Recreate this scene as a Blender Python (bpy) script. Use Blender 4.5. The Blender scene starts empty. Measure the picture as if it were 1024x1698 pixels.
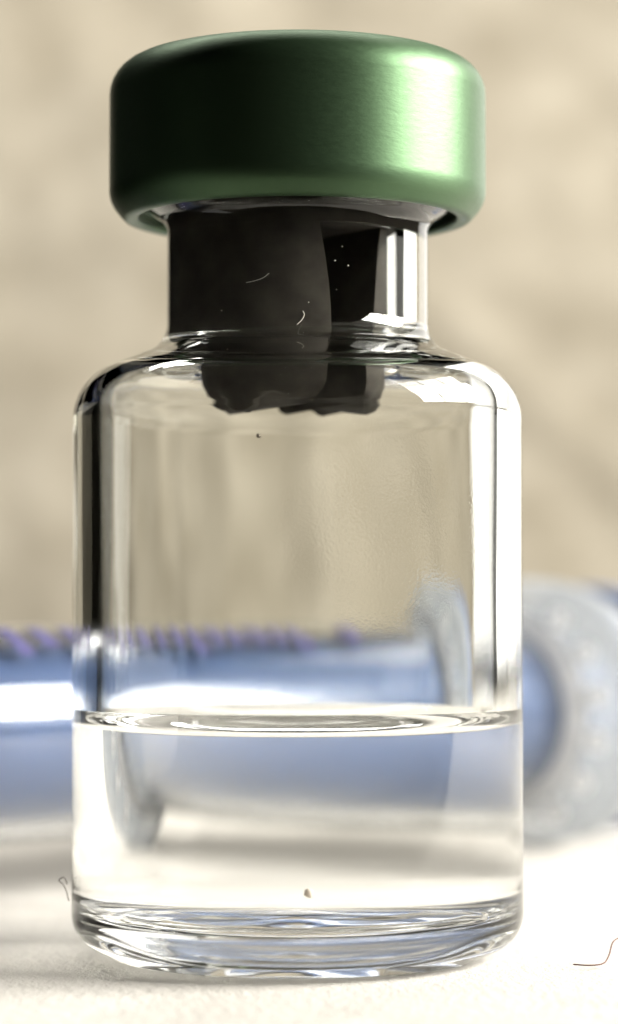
import bpy, bmesh, math, random
from mathutils import Vector, Matrix, noise
random.seed(7)
MM = 0.001
sc = bpy.context.scene
col = sc.collection

# ------------------------------------------------------------------ camera
cam_d = bpy.data.cameras.new('camera')
cam = bpy.data.objects.new('camera', cam_d); col.objects.link(cam)
cam.location = (0.41*MM, -97*MM, 11.87*MM)
cam.rotation_euler = (math.radians(92.3), 0, 0)
cam_d.sensor_fit = 'VERTICAL'; cam_d.sensor_height = 24; cam_d.sensor_width = 24
cam_d.lens = 24*4500/1698
cam_d.clip_start = 0.002; cam_d.clip_end = 20
cam_d.dof.use_dof = True
cam_d.dof.focus_distance = 92*MM
cam_d.dof.aperture_fstop = 28
sc.camera = cam

# ------------------------------------------------------------------ world and light (indoors: a dim room and one window)
w = bpy.data.worlds.new('World'); sc.world = w; w.use_nodes = True
bg = w.node_tree.nodes['Background']
bg.inputs['Color'].default_value = (1.0, 0.9, 0.75, 1); bg.inputs['Strength'].default_value = 0.0

def area(name, loc, target, sx, sy, radiance, color=(1, 1, 1)):
    l = bpy.data.lights.new(name, 'AREA'); l.shape = 'RECTANGLE'; l.size = sx; l.size_y = sy
    l.energy = radiance*math.pi*sx*sy; l.color = color
    o = bpy.data.objects.new(name, l); col.objects.link(o)
    o.location = loc
    o.rotation_euler = (Vector(target)-Vector(loc)).to_track_quat('-Z', 'Y').to_euler()
    return o
# bright window far behind on the right, its nearer panes low on the right, and daylight falling from above the background
area('window_light', (0.25, 0.57, 0.155), (0.0, 0.57, 0.155), 0.67, 0.30, 2.6, (1.0, 0.97, 0.91))
for yy in (-0.085, -0.013, 0.059):      # three panes
    area('side_window_light', (0.25, yy, 0.130), (0.0, yy, 0.02), 0.066, 0.11, 54.0, (1.0, 0.975, 0.93))
area('upper_light', (-0.06, 0.21, 0.34), (-0.06, 0.36, 0.07), 0.36, 0.12, 15.0, (1.0, 0.97, 0.92))

sc.view_settings.view_transform = 'Standard'; sc.view_settings.look = 'None'
sc.view_settings.exposure = 0; sc.view_settings.gamma = 1
sc.view_settings.use_curve_mapping = False
cy = sc.cycles
cy.max_bounces = 32; cy.transmission_bounces = 32; cy.glossy_bounces = 12; cy.diffuse_bounces = 6
cy.transparent_max_bounces = 16
cy.caustics_reflective = True; cy.caustics_refractive = True
cy.blur_glossy = 0.4; cy.sample_clamp_indirect = 12

# ------------------------------------------------------------------ materials
def mat(name):
    m = bpy.data.materials.new(name); m.use_nodes = True
    nt = m.node_tree
    return m, nt, nt.nodes['Principled BSDF']
def N(nt, t, **kw):
    n = nt.nodes.new(t)
    for k, v in kw.items():
        if k in n.inputs: n.inputs[k].default_value = v
        else: setattr(n, k, v)
    return n
def ramp(nt, fac, stops):
    r = nt.nodes.new('ShaderNodeValToRGB')
    e = r.color_ramp.elements
    e[0].position, e[0].color = stops[0][0], (*stops[0][1], 1)
    e[1].position, e[1].color = stops[-1][0], (*stops[-1][1], 1)
    for p, c in stops[1:-1]:
        x = e.new(p); x.color = (*c, 1)
    nt.links.new(fac, r.inputs['Fac'])
    return r

def dielectric(name, ior, color=(1, 1, 1), rough=0.0):
    m = bpy.data.materials.new(name); m.use_nodes = True
    nt = m.node_tree; nt.nodes.clear()
    o = nt.nodes.new('ShaderNodeOutputMaterial')
    g = N(nt, 'ShaderNodeBsdfGlass', IOR=ior, Roughness=rough)
    g.inputs['Color'].default_value = (*color, 1)
    nt.links.new(g.outputs[0], o.inputs['Surface'])
    return m, nt, g
N_GLASS, N_LIQ = 1.50, 1.335
M_glass, nt, g = dielectric('clear_glass', N_GLASS, (0.995, 0.998, 0.99))
# faint waviness of moulded glass
tc = N(nt, 'ShaderNodeTexCoord'); mp = N(nt, 'ShaderNodeMapping'); mp.inputs['Scale'].default_value = (260, 260, 45)
nz = N(nt, 'ShaderNodeTexNoise', Scale=1.0, Detail=2.0)
bp = N(nt, 'ShaderNodeBump', Strength=0.06, Distance=0.0006)
nt.links.new(tc.outputs['Object'], mp.inputs[0]); nt.links.new(mp.outputs[0], nz.inputs['Vector'])
nt.links.new(nz.outputs['Fac'], bp.inputs['Height'])
# a patch of very fine condensation on one side of the body
fg = N(nt, 'ShaderNodeTexNoise', Scale=9500.0, Detail=1.0); nt.links.new(tc.outputs['Object'], fg.inputs['Vector'])
vd = N(nt, 'ShaderNodeVectorMath', operation='DISTANCE'); vd.inputs[1].default_value = (0.0030, -0.0072, 0.0150)
nt.links.new(tc.outputs['Object'], vd.inputs[0])
fr = N(nt, 'ShaderNodeMapRange'); fr.inputs[1].default_value = 0.0015; fr.inputs[2].default_value = 0.0042; fr.inputs[3].default_value = 0.09; fr.inputs[4].default_value = 0.0
nt.links.new(vd.outputs['Value'], fr.inputs[0])
b2 = N(nt, 'ShaderNodeBump', Distance=0.00004); nt.links.new(fr.outputs[0], b2.inputs['Strength'])
nt.links.new(fg.outputs['Fac'], b2.inputs['Height']); nt.links.new(bp.outputs[0], b2.inputs['Normal']); nt.links.new(b2.outputs[0], g.inputs['Normal'])
M_liq_top, _, _ = dielectric('liquid_surface', N_LIQ)
M_liq_wall, _, _ = dielectric('liquid_against_glass', N_LIQ/N_GLASS)

M_cap, nt, p = mat('green_anodised_aluminium')
p.inputs['Base Color'].default_value = (0.068, 0.118, 0.06, 1)
p.inputs['Metallic'].default_value = 0.85; p.inputs['Roughness'].default_value = 0.34
p.inputs['Anisotropic'].default_value = 0.4; p.inputs['Anisotropic Rotation'].default_value = 0.25
tg = N(nt, 'ShaderNodeTangent', direction_type='RADIAL', axis='Z'); nt.links.new(tg.outputs[0], p.inputs['Tangent'])
tc = N(nt, 'ShaderNodeTexCoord')
mp = N(nt, 'ShaderNodeMapping'); mp.inputs['Scale'].default_value = (2200, 2200, 7000)
nz = N(nt, 'ShaderNodeTexNoise', Scale=1.0, Detail=3.0, Roughness=0.6)
nt.links.new(tc.outputs['Object'], mp.inputs[0]); nt.links.new(mp.outputs[0], nz.inputs['Vector'])
bp = N(nt, 'ShaderNodeBump', Strength=0.2, Distance=0.00003)
nt.links.new(nz.outputs['Fac'], bp.inputs['Height']); nt.links.new(bp.outputs[0], p.inputs['Normal'])
mr = N(nt, 'ShaderNodeMapRange'); mr.inputs[3].default_value = 0.40; mr.inputs[4].default_value = 0.52
nt.links.new(nz.outputs['Fac'], mr.inputs[0]); nt.links.new(mr.outputs[0], p.inputs['Roughness'])

M_rubber, nt, p = mat('grey_rubber')
tc = N(nt, 'ShaderNodeTexCoord'); nz = N(nt, 'ShaderNodeTexNoise', Scale=900.0, Detail=4.0)
nt.links.new(tc.outputs['Object'], nz.inputs['Vector'])
r = ramp(nt, nz.outputs['Fac'], [(0.3, (0.036, 0.032, 0.026)), (0.7, (0.066, 0.059, 0.048))])
nt.links.new(r.outputs[0], p.inputs['Base Color']); p.inputs['Roughness'].default_value = 0.75; p.inputs['Specular IOR Level'].default_value = 0.15

def cloth_mat(name, c0, c1, weave):
    m, nt, p = mat(name)
    p.inputs['Roughness'].default_value = 0.95; p.inputs['Specular IOR Level'].default_value = 0.1
    tc = N(nt, 'ShaderNodeTexCoord')
    n1 = N(nt, 'ShaderNodeTexNoise', Scale=95.0, Detail=5.0, Roughness=0.6)
    nt.links.new(tc.outputs['Object'], n1.inputs['Vector'])
    r = ramp(nt, n1.outputs['Fac'], [(0.3, c0), (0.7, c1)])
    nt.links.new(r.outputs[0], p.inputs['Base Color'])
    mp = N(nt, 'ShaderNodeMapping'); mp.inputs['Scale'].default_value = (weave, weave*0.45, weave)
    mp.inputs['Rotation'].default_value = (0, 0, 0.5)
    n2 = N(nt, 'ShaderNodeTexNoise', Scale=1.0, Detail=3.0, Roughness=0.7)
    nt.links.new(tc.outputs['Object'], mp.inputs[0]); nt.links.new(mp.outputs[0], n2.inputs['Vector'])
    bp = N(nt, 'ShaderNodeBump', Strength=0.5, Distance=0.00014)
    nt.links.new(n2.outputs['Fac'], bp.inputs['Height']); nt.links.new(bp.outputs[0], p.inputs['Normal'])
    return m
M_cloth = cloth_mat('cream_cotton', (0.47, 0.446, 0.402), (0.55, 0.528, 0.485), 2600)
M_back = cloth_mat('beige_cloth', (0.20, 0.176, 0.131), (0.335, 0.304, 0.244), 1500)

M_barrel, nt, p = mat('clear_plastic')
p.inputs['Base Color'].default_value = (0.93, 0.95, 0.97, 1)
p.inputs['Transmission Weight'].default_value = 1.0; p.inputs['IOR'].default_value = 1.49; p.inputs['Roughness'].default_value = 0.12
def translucent(name, c, t, clear=0.0):
    m, nt, p = mat(name)
    p.inputs['Base Color'].default_value = (*c, 1); p.inputs['Roughness'].default_value = 0.3
    tr = N(nt, 'ShaderNodeBsdfTranslucent'); tr.inputs['Color'].default_value = (*c, 1)
    mx = N(nt, 'ShaderNodeMixShader'); mx.inputs[0].default_value = t
    nt.links.new(p.outputs[0], mx.inputs[1]); nt.links.new(tr.outputs[0], mx.inputs[2])
    out = mx.outputs[0]
    if clear:
        gl = N(nt, 'ShaderNodeBsdfGlass', IOR=1.3, Roughness=0.22); m2 = N(nt, 'ShaderNodeMixShader'); m2.inputs[0].default_value = clear
        nt.links.new(out, m2.inputs[1]); nt.links.new(gl.outputs[0], m2.inputs[2]); out = m2.outputs[0]
    nt.links.new(out, nt.nodes['Material Output'].inputs['Surface'])
    return m
M_frost = translucent('frosted_plastic', (0.58, 0.60, 0.61), 0.6, 0.45)
M_white = translucent('milky_plastic', (0.97, 0.97, 0.97), 0.7)
M_blue, nt, p = mat('blue_plastic')
p.inputs['Base Color'].default_value = (0.085, 0.13, 0.25, 1); p.inputs['Roughness'].default_value = 0.35
M_ink, nt, p = mat('violet_ink')
p.inputs['Base Color'].default_value = (0.045, 0.04, 0.13, 1); p.inputs['Roughness'].default_value = 0.5
M_black, nt, p = mat('black_rubber')
p.inputs['Base Color'].default_value = (0.02, 0.02, 0.02, 1); p.inputs['Roughness'].default_value = 0.6
M_hair, nt, p = mat('red_brown_fibre')
p.inputs['Base Color'].default_value = (0.10, 0.035, 0.02, 1); p.inputs['Roughness'].default_value = 0.6
M_lint, nt, p = mat('pale_lint')
p.inputs['Base Color'].default_value = (0.72, 0.68, 0.58, 1); p.inputs['Roughness'].default_value = 0.8
M_dlint, nt, p = mat('dark_lint')
p.inputs['Base Color'].default_value = (0.10, 0.08, 0.06, 1); p.inputs['Roughness'].default_value = 0.8
M_speck, nt, p = mat('brown_speck')
p.inputs['Base Color'].default_value = (0.75, 0.66, 0.55, 1); p.inputs['Roughness'].default_value = 0.9

M_speck2, nt, p = mat('grey_dust')
p.inputs['Base Color'].default_value = (0.2, 0.17, 0.13, 1); p.inputs['Roughness'].default_value = 0.9
# ------------------------------------------------------------------ helpers
def link(name, me, m, parent=None):
    o = bpy.data.objects.new(name, me); col.objects.link(o)
    for x in (m if isinstance(m, (list, tuple)) else [m]): me.materials.append(x)
    if parent: o.parent = parent
    return o
def mesh(name, verts, faces, smooth=True, mats=None):
    me = bpy.data.meshes.new(name); me.from_pydata(verts, [], faces)
    me.polygons.foreach_set('use_smooth', [smooth]*len(faces))
    if mats: me.polygons.foreach_set('material_index', mats)
    me.update()
    return me
def tag(o, label, cat, group=None):
    o['label'] = label; o['category'] = cat
    if group: o['group'] = group
    return o
def fillet(pts, n=8):
    """polyline of (r, z, fillet radius) -> smooth polyline"""
    out = []
    for i, q in enumerate(pts):
        P = Vector(q[:2]); f = q[2] if len(q) > 2 else 0
        if f <= 0 or i in (0, len(pts)-1): out.append(P); continue
        A = Vector(pts[i-1][:2])-P; B = Vector(pts[i+1][:2])-P
        la, lb = A.length, B.length; A.normalize(); B.normalize()
        ang = A.angle(B)
        d = min(f/math.tan(ang/2), la*0.49, lb*0.49); rr = d*math.tan(ang/2)
        c = P + (A+B).normalized()*(rr/math.sin(ang/2))
        a0 = P+A*d-c; a1 = P+B*d-c
        t0 = math.atan2(a0.y, a0.x); t1 = math.atan2(a1.y, a1.x); dt = (t1-t0+math.pi) % (2*math.pi)-math.pi
        for k in range(n+1):
            t = t0+dt*k/n; out.append(c+Vector((math.cos(t), math.sin(t)))*rr)
    return out
def lathe(name, prof, seg=160, matf=None, flip=False):
    """spin (r, z) in mm about z; a profile walked anticlockwise (outer wall upward) gets outward normals"""
    v, f, mi, rings = [], [], [], []
    new, keep = [prof[0]], []
    for i in range(len(prof)-1):          # support rings hold the normals of long straight stretches
        A, B = Vector(prof[i][:2]), Vector(prof[i+1][:2]); L = (B-A).length
        if L < 1e-7: new.append(B.copy()); keep.append(i); continue
        ts = [0.04/L, 0.2/L, 0.5, 1-0.2/L, 1-0.04/L] if L > 0.8 else []
        for t in ts+[1]: new.append(A.lerp(B, t)); keep.append(i)
    prof = new
    for q in prof:
        r, z = q[0], q[1]
        if abs(r) < 1e-6: rings.append([len(v)]); v.append((0, 0, z*MM))
        else:
            rings.append(list(range(len(v), len(v)+seg)))
            for k in range(seg):
                a = 2*math.pi*k/seg; v.append((r*MM*math.cos(a), r*MM*math.sin(a), z*MM))
    for i in range(len(rings)-1):
        A, B = rings[i], rings[i+1]
        if (Vector(prof[i])-Vector(prof[i+1])).length < 1e-7: continue      # doubled point = sharp edge
        for k in range(seg):
            k2 = (k+1) % seg
            if len(A) == 1 and len(B) == 1: continue
            if len(A) == 1: q = (A[0], B[k2], B[k])
            elif len(B) == 1: q = (A[k], A[k2], B[0])
            else: q = (A[k], A[k2], B[k2], B[k])
            f.append(q[::-1] if flip else q)
            mi.append(matf(keep[i]) if matf else 0)
    return mesh(name, v, f, True, mi)
def tube(name, pts, rad, m, parent=None, seg=6):
    v, f = [], []
    P = [Vector(p)*MM for p in pts]
    for i, p in enumerate(P):
        d = (P[min(i+1, len(P)-1)]-P[max(i-1, 0)]).normalized()
        u = d.orthogonal().normalized(); w_ = d.cross(u)
        rr = rad*MM*(0.5 if i in (0, len(P)-1) else 1)
        for k in range(seg):
            a = 2*math.pi*k/seg; v.append(p+u*math.cos(a)*rr+w_*math.sin(a)*rr)
    for i in range(len(P)-1):
        for k in range(seg):
            k2 = (k+1) % seg
            f.append((i*seg+k, i*seg+k2, (i+1)*seg+k2, (i+1)*seg+k))
    f.append(tuple(range(seg))[::-1]); f.append(tuple(range((len(P)-1)*seg, len(P)*seg)))
    return link(name, mesh(name, v, f), m, parent)
def smooth_path(pts, n=6):
    P = [Vector(p) for p in pts]; out = []
    for i in range(len(P)-1):
        a, b, c, d = P[max(i-1, 0)], P[i], P[i+1], P[min(i+2, len(P)-1)]
        for k in range(n):
            t = k/n
            out.append(0.5*((2*b)+(c-a)*t+(2*a-5*b+4*c-d)*t*t+(3*b-a-3*c+d)*t**3))
    out.append(P[-1]); return out

# ------------------------------------------------------------------ the surface and the background
def axis_pts(lo, hi, dense_lo, dense_hi, fine, coarse):
    xs, x = [], lo
    while x < hi:
        xs.append(x); x += fine if dense_lo <= x < dense_hi else coarse
    xs.append(hi); return xs
def cloth_z(x, y):
    d = math.hypot(x, y)
    flat = min(1.0, max(0.0, (d-9)/14))
    z = 0.16*noise.noise((x*0.35, y*0.35, 3.1)) + 0.07*noise.noise((x*1.3, y*1.3, 9.7))
    z = z*flat
    far = min(1.0, max(0.0, (d-25)/60))
    z += far*(1.4*noise.noise((x*0.035+4, y*0.02+1, 0.5))-0.3)
    return z-0.07
xs = axis_pts(-36, 260, -24, 24, 0.5, 4.0); ys = axis_pts(-25, 930, -24, 40, 0.5, 5.0)
v = [(x*MM, y*MM, cloth_z(x, y)*MM) for y in ys for x in xs]
nx = len(xs)
f = [(j*nx+i, j*nx+i+1, (j+1)*nx+i+1, (j+1)*nx+i) for j in range(len(ys)-1) for i in range(nx-1)]
tc_o = link('tablecloth', mesh('tablecloth', v, f), M_cloth); tc_o['kind'] = 'structure'
tc_o['label'] = 'cream white cotton cloth spread under the vial and syringe'

YB = 300.0
def back_y(x, z):
    y = YB + 0.30*z
    y += 4.2*noise.noise((x*0.03+0.7, z*0.022, 5.2)) + 2.0*noise.noise((x*0.07, z*0.05+3, 1.2)) + 0.5*noise.noise((x*0.16, z*0.13+7, 2.2))
    # a soft slanting crease on the right
    t = (z-44)+0.95*(x-36)
    y -= 2.2*math.exp(-(t/5.0)**2)*max(0.0, min(1.0, (50-abs(z-44))/30))
    return y
xs = axis_pts(-150, 104, -999, 999, 1.6, 1.6); zs = axis_pts(-3, 190, -999, 999, 1.6, 1.6)
nx = len(xs)
v = [(x*MM, back_y(x, z)*MM, z*MM) for z in zs for x in xs]
f = [(j*nx+i, j*nx+i+1, (j+1)*nx+i+1, (j+1)*nx+i) for j in range(len(zs)-1) for i in range(nx-1)]
b_o = link('backdrop', mesh('backdrop', v, f), M_back); b_o['kind'] = 'structure'
b_o['label'] = 'beige creased cloth hanging behind the vial and syringe'
sol = b_o.modifiers.new('thickness', 'SOLIDIFY'); sol.thickness = 0.0008; sol.offset = -1

# ------------------------------------------------------------------ the vial
vial = bpy.data.objects.new('vial', None); col.objects.link(vial); vial.empty_display_size = 0.01
tag(vial, 'small clear glass medicine vial with a green metal cap standing on white cloth', 'vial')
R_IN, Z_LIQ = 7.0, 8.75
outer = [(0, 0.45), (4.6, 0.30, 3), (5.9, 0.0, 0.8), (6.5, 0.0, 0.6), (8.02, 0.75, 1.6), (8.02, 20.4, 2.0), (4.68, 21.75, 1.1),
         (4.68, 26.1, 0.6), (6.28, 27.0, 0.35), (6.28, 29.6, 0.35), (3.5, 29.6, 0.3), (3.5, 21.0, 0.6), (R_IN, 20.2, 1.2), (R_IN, Z_LIQ)]
link('glass_body', lathe('glass_body', fillet(outer, 10), 192), M_glass, vial)
# crimped cap: outer shell, rolled rim, inner wall
cap_p = [(0, 31.75), (3.0, 31.75, 1), (3.3, 31.9, 0.4), (6.75, 31.95, 1.25), (6.75, 26.85, 1.1), (6.15, 26.15, 0.4), (5.72, 26.25, 0.1),
         (5.72, 26.45, 0.1), (6.1, 26.6, 0.2), (6.42, 27.2, 0.3), (6.42, 31.66, 0.3), (0, 31.66)]
cap = link('cap', lathe('cap', fillet(cap_p, 8), 192, flip=True), M_cap, vial)
cap['label'] = 'green anodised metal crimp cap'
# rubber stopper: a disc under the cap and a plug split into two legs by a slot
st_p = [(0, 31.6), (6.2, 31.6, 0.3), (6.2, 29.65, 0.2), (3.53, 29.65, 0.1), (3.53, 25.66), (0, 25.66)]
stopper = link('stopper', lathe('stopper', fillet(st_p, 4), 128, flip=True), M_rubber, vial)
stopper['label'] = 'grey rubber stopper plugged into the neck'
def leg(side):
    """a circular-segment column, slot face inward; slot axis points 33 degrees right of the camera"""
    v, f = [], []
    levels = [(25.66, 1.3, 0.0), (25.2, 1.22, 0.0), (24.4, 1.10, 0.0), (23.5, 1.0, 0.0), (22.7, 0.94, 0.0), (21.75, 0.92, 0.02), (20.8, 0.92, 0.06), (20.1, 0.94, 0.12), (19.75, 1.0, 0.25), (19.58, 1.12, 0.45), (19.5, 1.35, 0.75)]
    n = 40
    for z, hw, shrink in levels:
        r = (3.53 if side < 0 else 3.22)-shrink      # one leg grips the glass, the other stands a little off it
        a0 = math.asin(hw/r)
        for k in range(n+1):
            a = a0+(math.pi-2*a0)*k/n
            v.append((r*math.cos(a), r*math.sin(a)*side, z))
    az = math.radians(-90+33)   # direction of the slot
    rot = Matrix.Rotation(az, 3, 'Z')
    v = [(x, y, z+max(0, 21.0-z)*0.45*noise.noise((x*0.9, y*0.9, side*3.0))) for x, y, z in v]    # uneven moulded ends
    v = [tuple((rot @ Vector(p))*MM) for p in v]
    L = n+1
    for i in range(len(levels)-1):
        for k in range(L):
            k2 = (k+1) % L
            q = (i*L+k, i*L+k2, (i+1)*L+k2, (i+1)*L+k)
            f.append(q if side < 0 else q[::-1])
    b = tuple(range((len(levels)-1)*L, len(levels)*L)); f.append(b if side < 0 else b[::-1])
    me = mesh('leg', v, f)
    for pl in me.polygons: pl.use_smooth = True
    o = link('leg', me, M_rubber, stopper)
    es = o.modifiers.new('edges', 'EDGE_SPLIT'); es.split_angle = math.radians(35)
    return o
leg(1); leg(-1)

# ------------------------------------------------------------------ the liquid: shares the wall with the glass below its level
lq = fillet([(0, 1.75), (3.5, 1.6, 3), (5.6, 1.35, 2.0), (R_IN, 1.75, 0.9), (R_IN, Z_LIQ)], 8)
n_wall = len(lq); lq.append(lq[-1].copy())
for k in range(1, 15):
    t = k/14; d = R_IN*t**2
    lq.append(Vector((R_IN-d, Z_LIQ-0.85*(1-math.exp(-d/0.9)))))
lq[-1] = Vector((0, lq[-1].y))
liquid = link('liquid', lathe('liquid', lq, 192, matf=lambda i: 1 if i < n_wall-1 else 0), [M_liq_top, M_liq_wall])
tag(liquid, 'clear colourless liquid filling the lower third of the glass vial', 'liquid')

# ------------------------------------------------------------------ the syringe lying behind the vial
FL = Vector((11.3, 48.0, 7.05)); AX = Vector((-0.64, -0.768, 0)).normalized()
syr = bpy.data.objects.new('syringe', None); col.objects.link(syr); syr.empty_display_size = 0.01
tag(syr, 'plastic syringe with blue plunger and violet scale lying behind the vial', 'syringe')
# local frame: +z along the barrel (towards its nozzle), +x up, +y lateral
X = Vector((0, 0, 1)); Z = AX; Y = Z.cross(X).normalized()
Mx = Matrix(((X.x, Y.x, Z.x, FL.x*MM), (X.y, Y.y, Z.y, FL.y*MM), (X.z, Y.z, Z.z, FL.z*MM), (0, 0, 0, 1)))
syr.matrix_world = Mx
R_O, R_I = 4.7, 4.05
barrel_p = [(R_O, 0.9), (R_O, 60.0, 0.8), (1.9, 61.5, 0.3), (1.9, 70), (1.2, 70), (1.2, 61.0, 0.3), (R_I, 59.2, 0.8), (R_I, 0.0), (R_O+0.6, 0.0, 0.2), (R_O, 0.9)]
barrel = link('barrel', lathe('barrel', fillet(barrel_p, 5), 96), M_barrel, syr)
collar_p = [(R_O+0.02, 1.0), (R_O+0.75, 1.0, 0.4), (R_O+0.75, 1.7, 0.3), (R_O+0.02, 2.1)]
link('collar', lathe('collar', fillet(collar_p, 6), 96), M_white, barrel)
# flange: flat top and bottom, rounded ends
RF, HF = 8.7, 7.05; a0 = 0.0
FSIGN = 1 if Y.dot(Vector((1, -1, 0))) > 0 else -1      # the long finger tab points to the front
ring = []
for k in range(64):
    a = 2*math.pi*k/64; c, q = math.cos(a), math.sin(a)
    if q*FSIGN < -0.02:
        rr = 5.3+(HF-5.3)*math.exp(-(q/0.45)**2); ring.append((rr*c, rr*q)); continue
    ring.append((HF*math.copysign(abs(c)**0.8, c), (RF if q*FSIGN > 0 else 4.7)*math.copysign(abs(q)**0.85, q)))
bm = bmesh.new()
no, ni = len(ring), 64
def ring_verts(z, sh): return [bm.verts.new(((x*(1-sh/RF))*MM, (y*(1-sh/RF))*MM, z*MM)) for x, y in ring]
r0 = ring_verts(-0.9, 0.35); r1 = ring_verts(-0.55, 0); r2 = ring_verts(0.55, 0); r3 = ring_verts(0.9, 0.35)
for A, B in ((r0, r1), (r1, r2), (r2, r3)):
    for k in range(no):
        bm.faces.new((A[k], A[(k+1) % no], B[(k+1) % no], B[k]))
def hole(z): return [bm.verts.new((4.1*math.cos(2*math.pi*k/no+a0)*MM, 4.1*math.sin(2*math.pi*k/no+a0)*MM, z*MM)) for k in range(no)]
h0, h3 = hole(-0.9), hole(0.9)
for k in range(no):
    k2 = (k+1) % no
    bm.faces.new((r3[k], r3[k2], h3[k2], h3[k])); bm.faces.new((r0[k2], r0[k], h0[k], h0[k2])); bm.faces.new((h0[k2], h0[k], h3[k], h3[k2]))
bmesh.ops.recalc_face_normals(bm, faces=bm.faces)
me = bpy.data.meshes.new('flange'); bm.to_mesh(me); bm.free()
flange = link('flange', me, M_frost, syr)
dot_me = lathe('grip_dot', fillet([(0.62, 0.85), (0.55, 1.3, 0.1), (0.3, 1.55, 0.1), (0, 1.6)], 3), 16); dot_me.materials.append(M_white)
for sgn in (FSIGN,):
    for deg in (-57, -35, -13, 9, 31, 53):
        a = math.radians(90*sgn+deg)
        d = bpy.data.objects.new('grip_dot', dot_me); col.objects.link(d); d.parent = flange
        d.location = (6.1*math.cos(a)*MM, 6.1*math.sin(a)*MM, 0)
# plunger: blue rod in the barrel, thumb rest behind the flange, black piston at the far end
rod = link('plunger_rod', lathe('plunger_rod', fillet([(0, -6.2), (3.8, -6.2, 0.2), (3.8, 50, 0.3), (0, 50)], 3), 64), M_blue, syr)
link('thumb_rest', lathe('thumb_rest', fillet([(0, -8.2), (6.8, -8.2, 0.5), (6.8, -6.4, 0.5), (0, -6.4)], 4), 64), M_blue, rod)
link('piston', lathe('piston', fillet([(0, 50.1), (4.02, 50.1, 0.2), (4.02, 56, 0.3), (0, 58.2)], 3), 64), M_black, rod)
link('needle_shield', lathe('needle_shield', fillet([(2.0, 64), (4.6, 64, 0.2), (4.6, 70, 0.3), (3.4, 70.6, 0.2), (2.6, 108, 1.2), (0, 108.4)], 4), 48), M_white, syr)
# graduation marks
def mark(s, lo, hi, wdt):
    v, f = [], []; n = 8
    for k in range(n+1):
        a = math.radians(lo+(hi-lo)*k/n)
        for r in (R_O+0.01, R_O+0.05):
            for z in (s-wdt/2, s+wdt/2):
                v.append((r*math.cos(a)*MM, r*math.sin(a)*MM*MSIGN, z*MM))
    for k in range(n):
        b = 4*k
        for (p, q) in ((0, 1), (1, 3), (3, 2), (2, 0)):
            f.append((b+p, b+q, b+4+q, b+4+p))
    f.append((0, 2, 3, 1)); b = 4*n; f.append((b, b+1, b+3, b+2))
    return link('graduation_mark', mesh('graduation_mark', v, f, False), M_ink, barrel)
MSIGN = 1 if Y.dot(Vector((1, -1, 0))) > 0 else -1
mark(15.3, 18, 38, 1.3)
for k in range(15): mark(20.6+1.85*k, 18, 44 if k % 5 == 0 else 38, 0.85)

# ------------------------------------------------------------------ small things
tag(tube('hair_fibre', smooth_path([(9.45, -3.5, 0.12), (10.0, -3.6, 0.10), (10.5, -3.4, 0.14), (10.75, -2.9, 0.35), (10.95, -2.4, 0.75), (11.3, -2.0, 0.9)]), 0.028, M_hair),
    'thin red brown hair curled on the white cloth beside the vial', 'hair')
tag(tube('lint_fibre', smooth_path([(-8.06, -0.8, 2.0), (-8.14, -0.9, 2.35), (-8.25, -1.0, 2.6), (-8.4, -1.0, 2.75), (-8.2, -1.1, 2.85), (-8.1, -1.0, 2.6)]), 0.02, M_dlint),
    'dark curled lint fibre stuck low on the glass wall', 'lint')
tag(tube('lint_fibre', smooth_path([(0.0, -5.0, 21.95), (0.15, -4.9, 22.1), (0.25, -4.8, 22.3), (0.2, -4.75, 22.45)]), 0.009, M_lint),
    'pale lint hair at the foot of the glass neck', 'lint')
def speck(name, loc, r, m, squash):
    bm = bmesh.new(); bmesh.ops.create_icosphere(bm, subdivisions=2, radius=r*MM)
    for q in bm.verts:
        q.co *= 0.8+0.5*noise.noise(q.co*(2.2/(r*MM))+Vector(loc)); q.co.y *= squash
    me = bpy.data.meshes.new(name); bm.to_mesh(me); bm.free()
    for pl in me.polygons: pl.use_smooth = True
    o = link(name, me, m); o.location = Vector(loc)*MM; return o
tag(speck('residue_speck', (0.40, -8.0, 3.0), 0.2, M_speck, 0.35), 'pale brown speck on the glass near the vial base', 'speck')
tag(speck('dust_speck', (-1.25, -7.9, 17.95), 0.09, M_speck2, 0.4), 'tiny dark dust speck on the glass below the shoulder', 'speck')

tag(tube('lint_fibre', smooth_path([(-1.75, -4.45, 23.45), (-1.45, -4.55, 23.5), (-1.15, -4.62, 23.6), (-0.95, -4.68, 23.75)]), 0.009, M_lint),
    'short pale lint thread halfway up the left of the neck', 'lint')
for (x, z, r) in ((1.55, 24.7, 0.02), (1.3, 24.2, 0.024), (1.75, 24.05, 0.03), (1.35, 23.2, 0.018), (0.4, 22.75, 0.022), (-2.6, 22.55, 0.026)):
    tag(speck('dust_grain', (x, -math.sqrt(4.69**2-x*x), z), r, M_lint, 0.5), 'tiny pale dust grain on the glass neck', 'dust', 'dust grains on the neck')
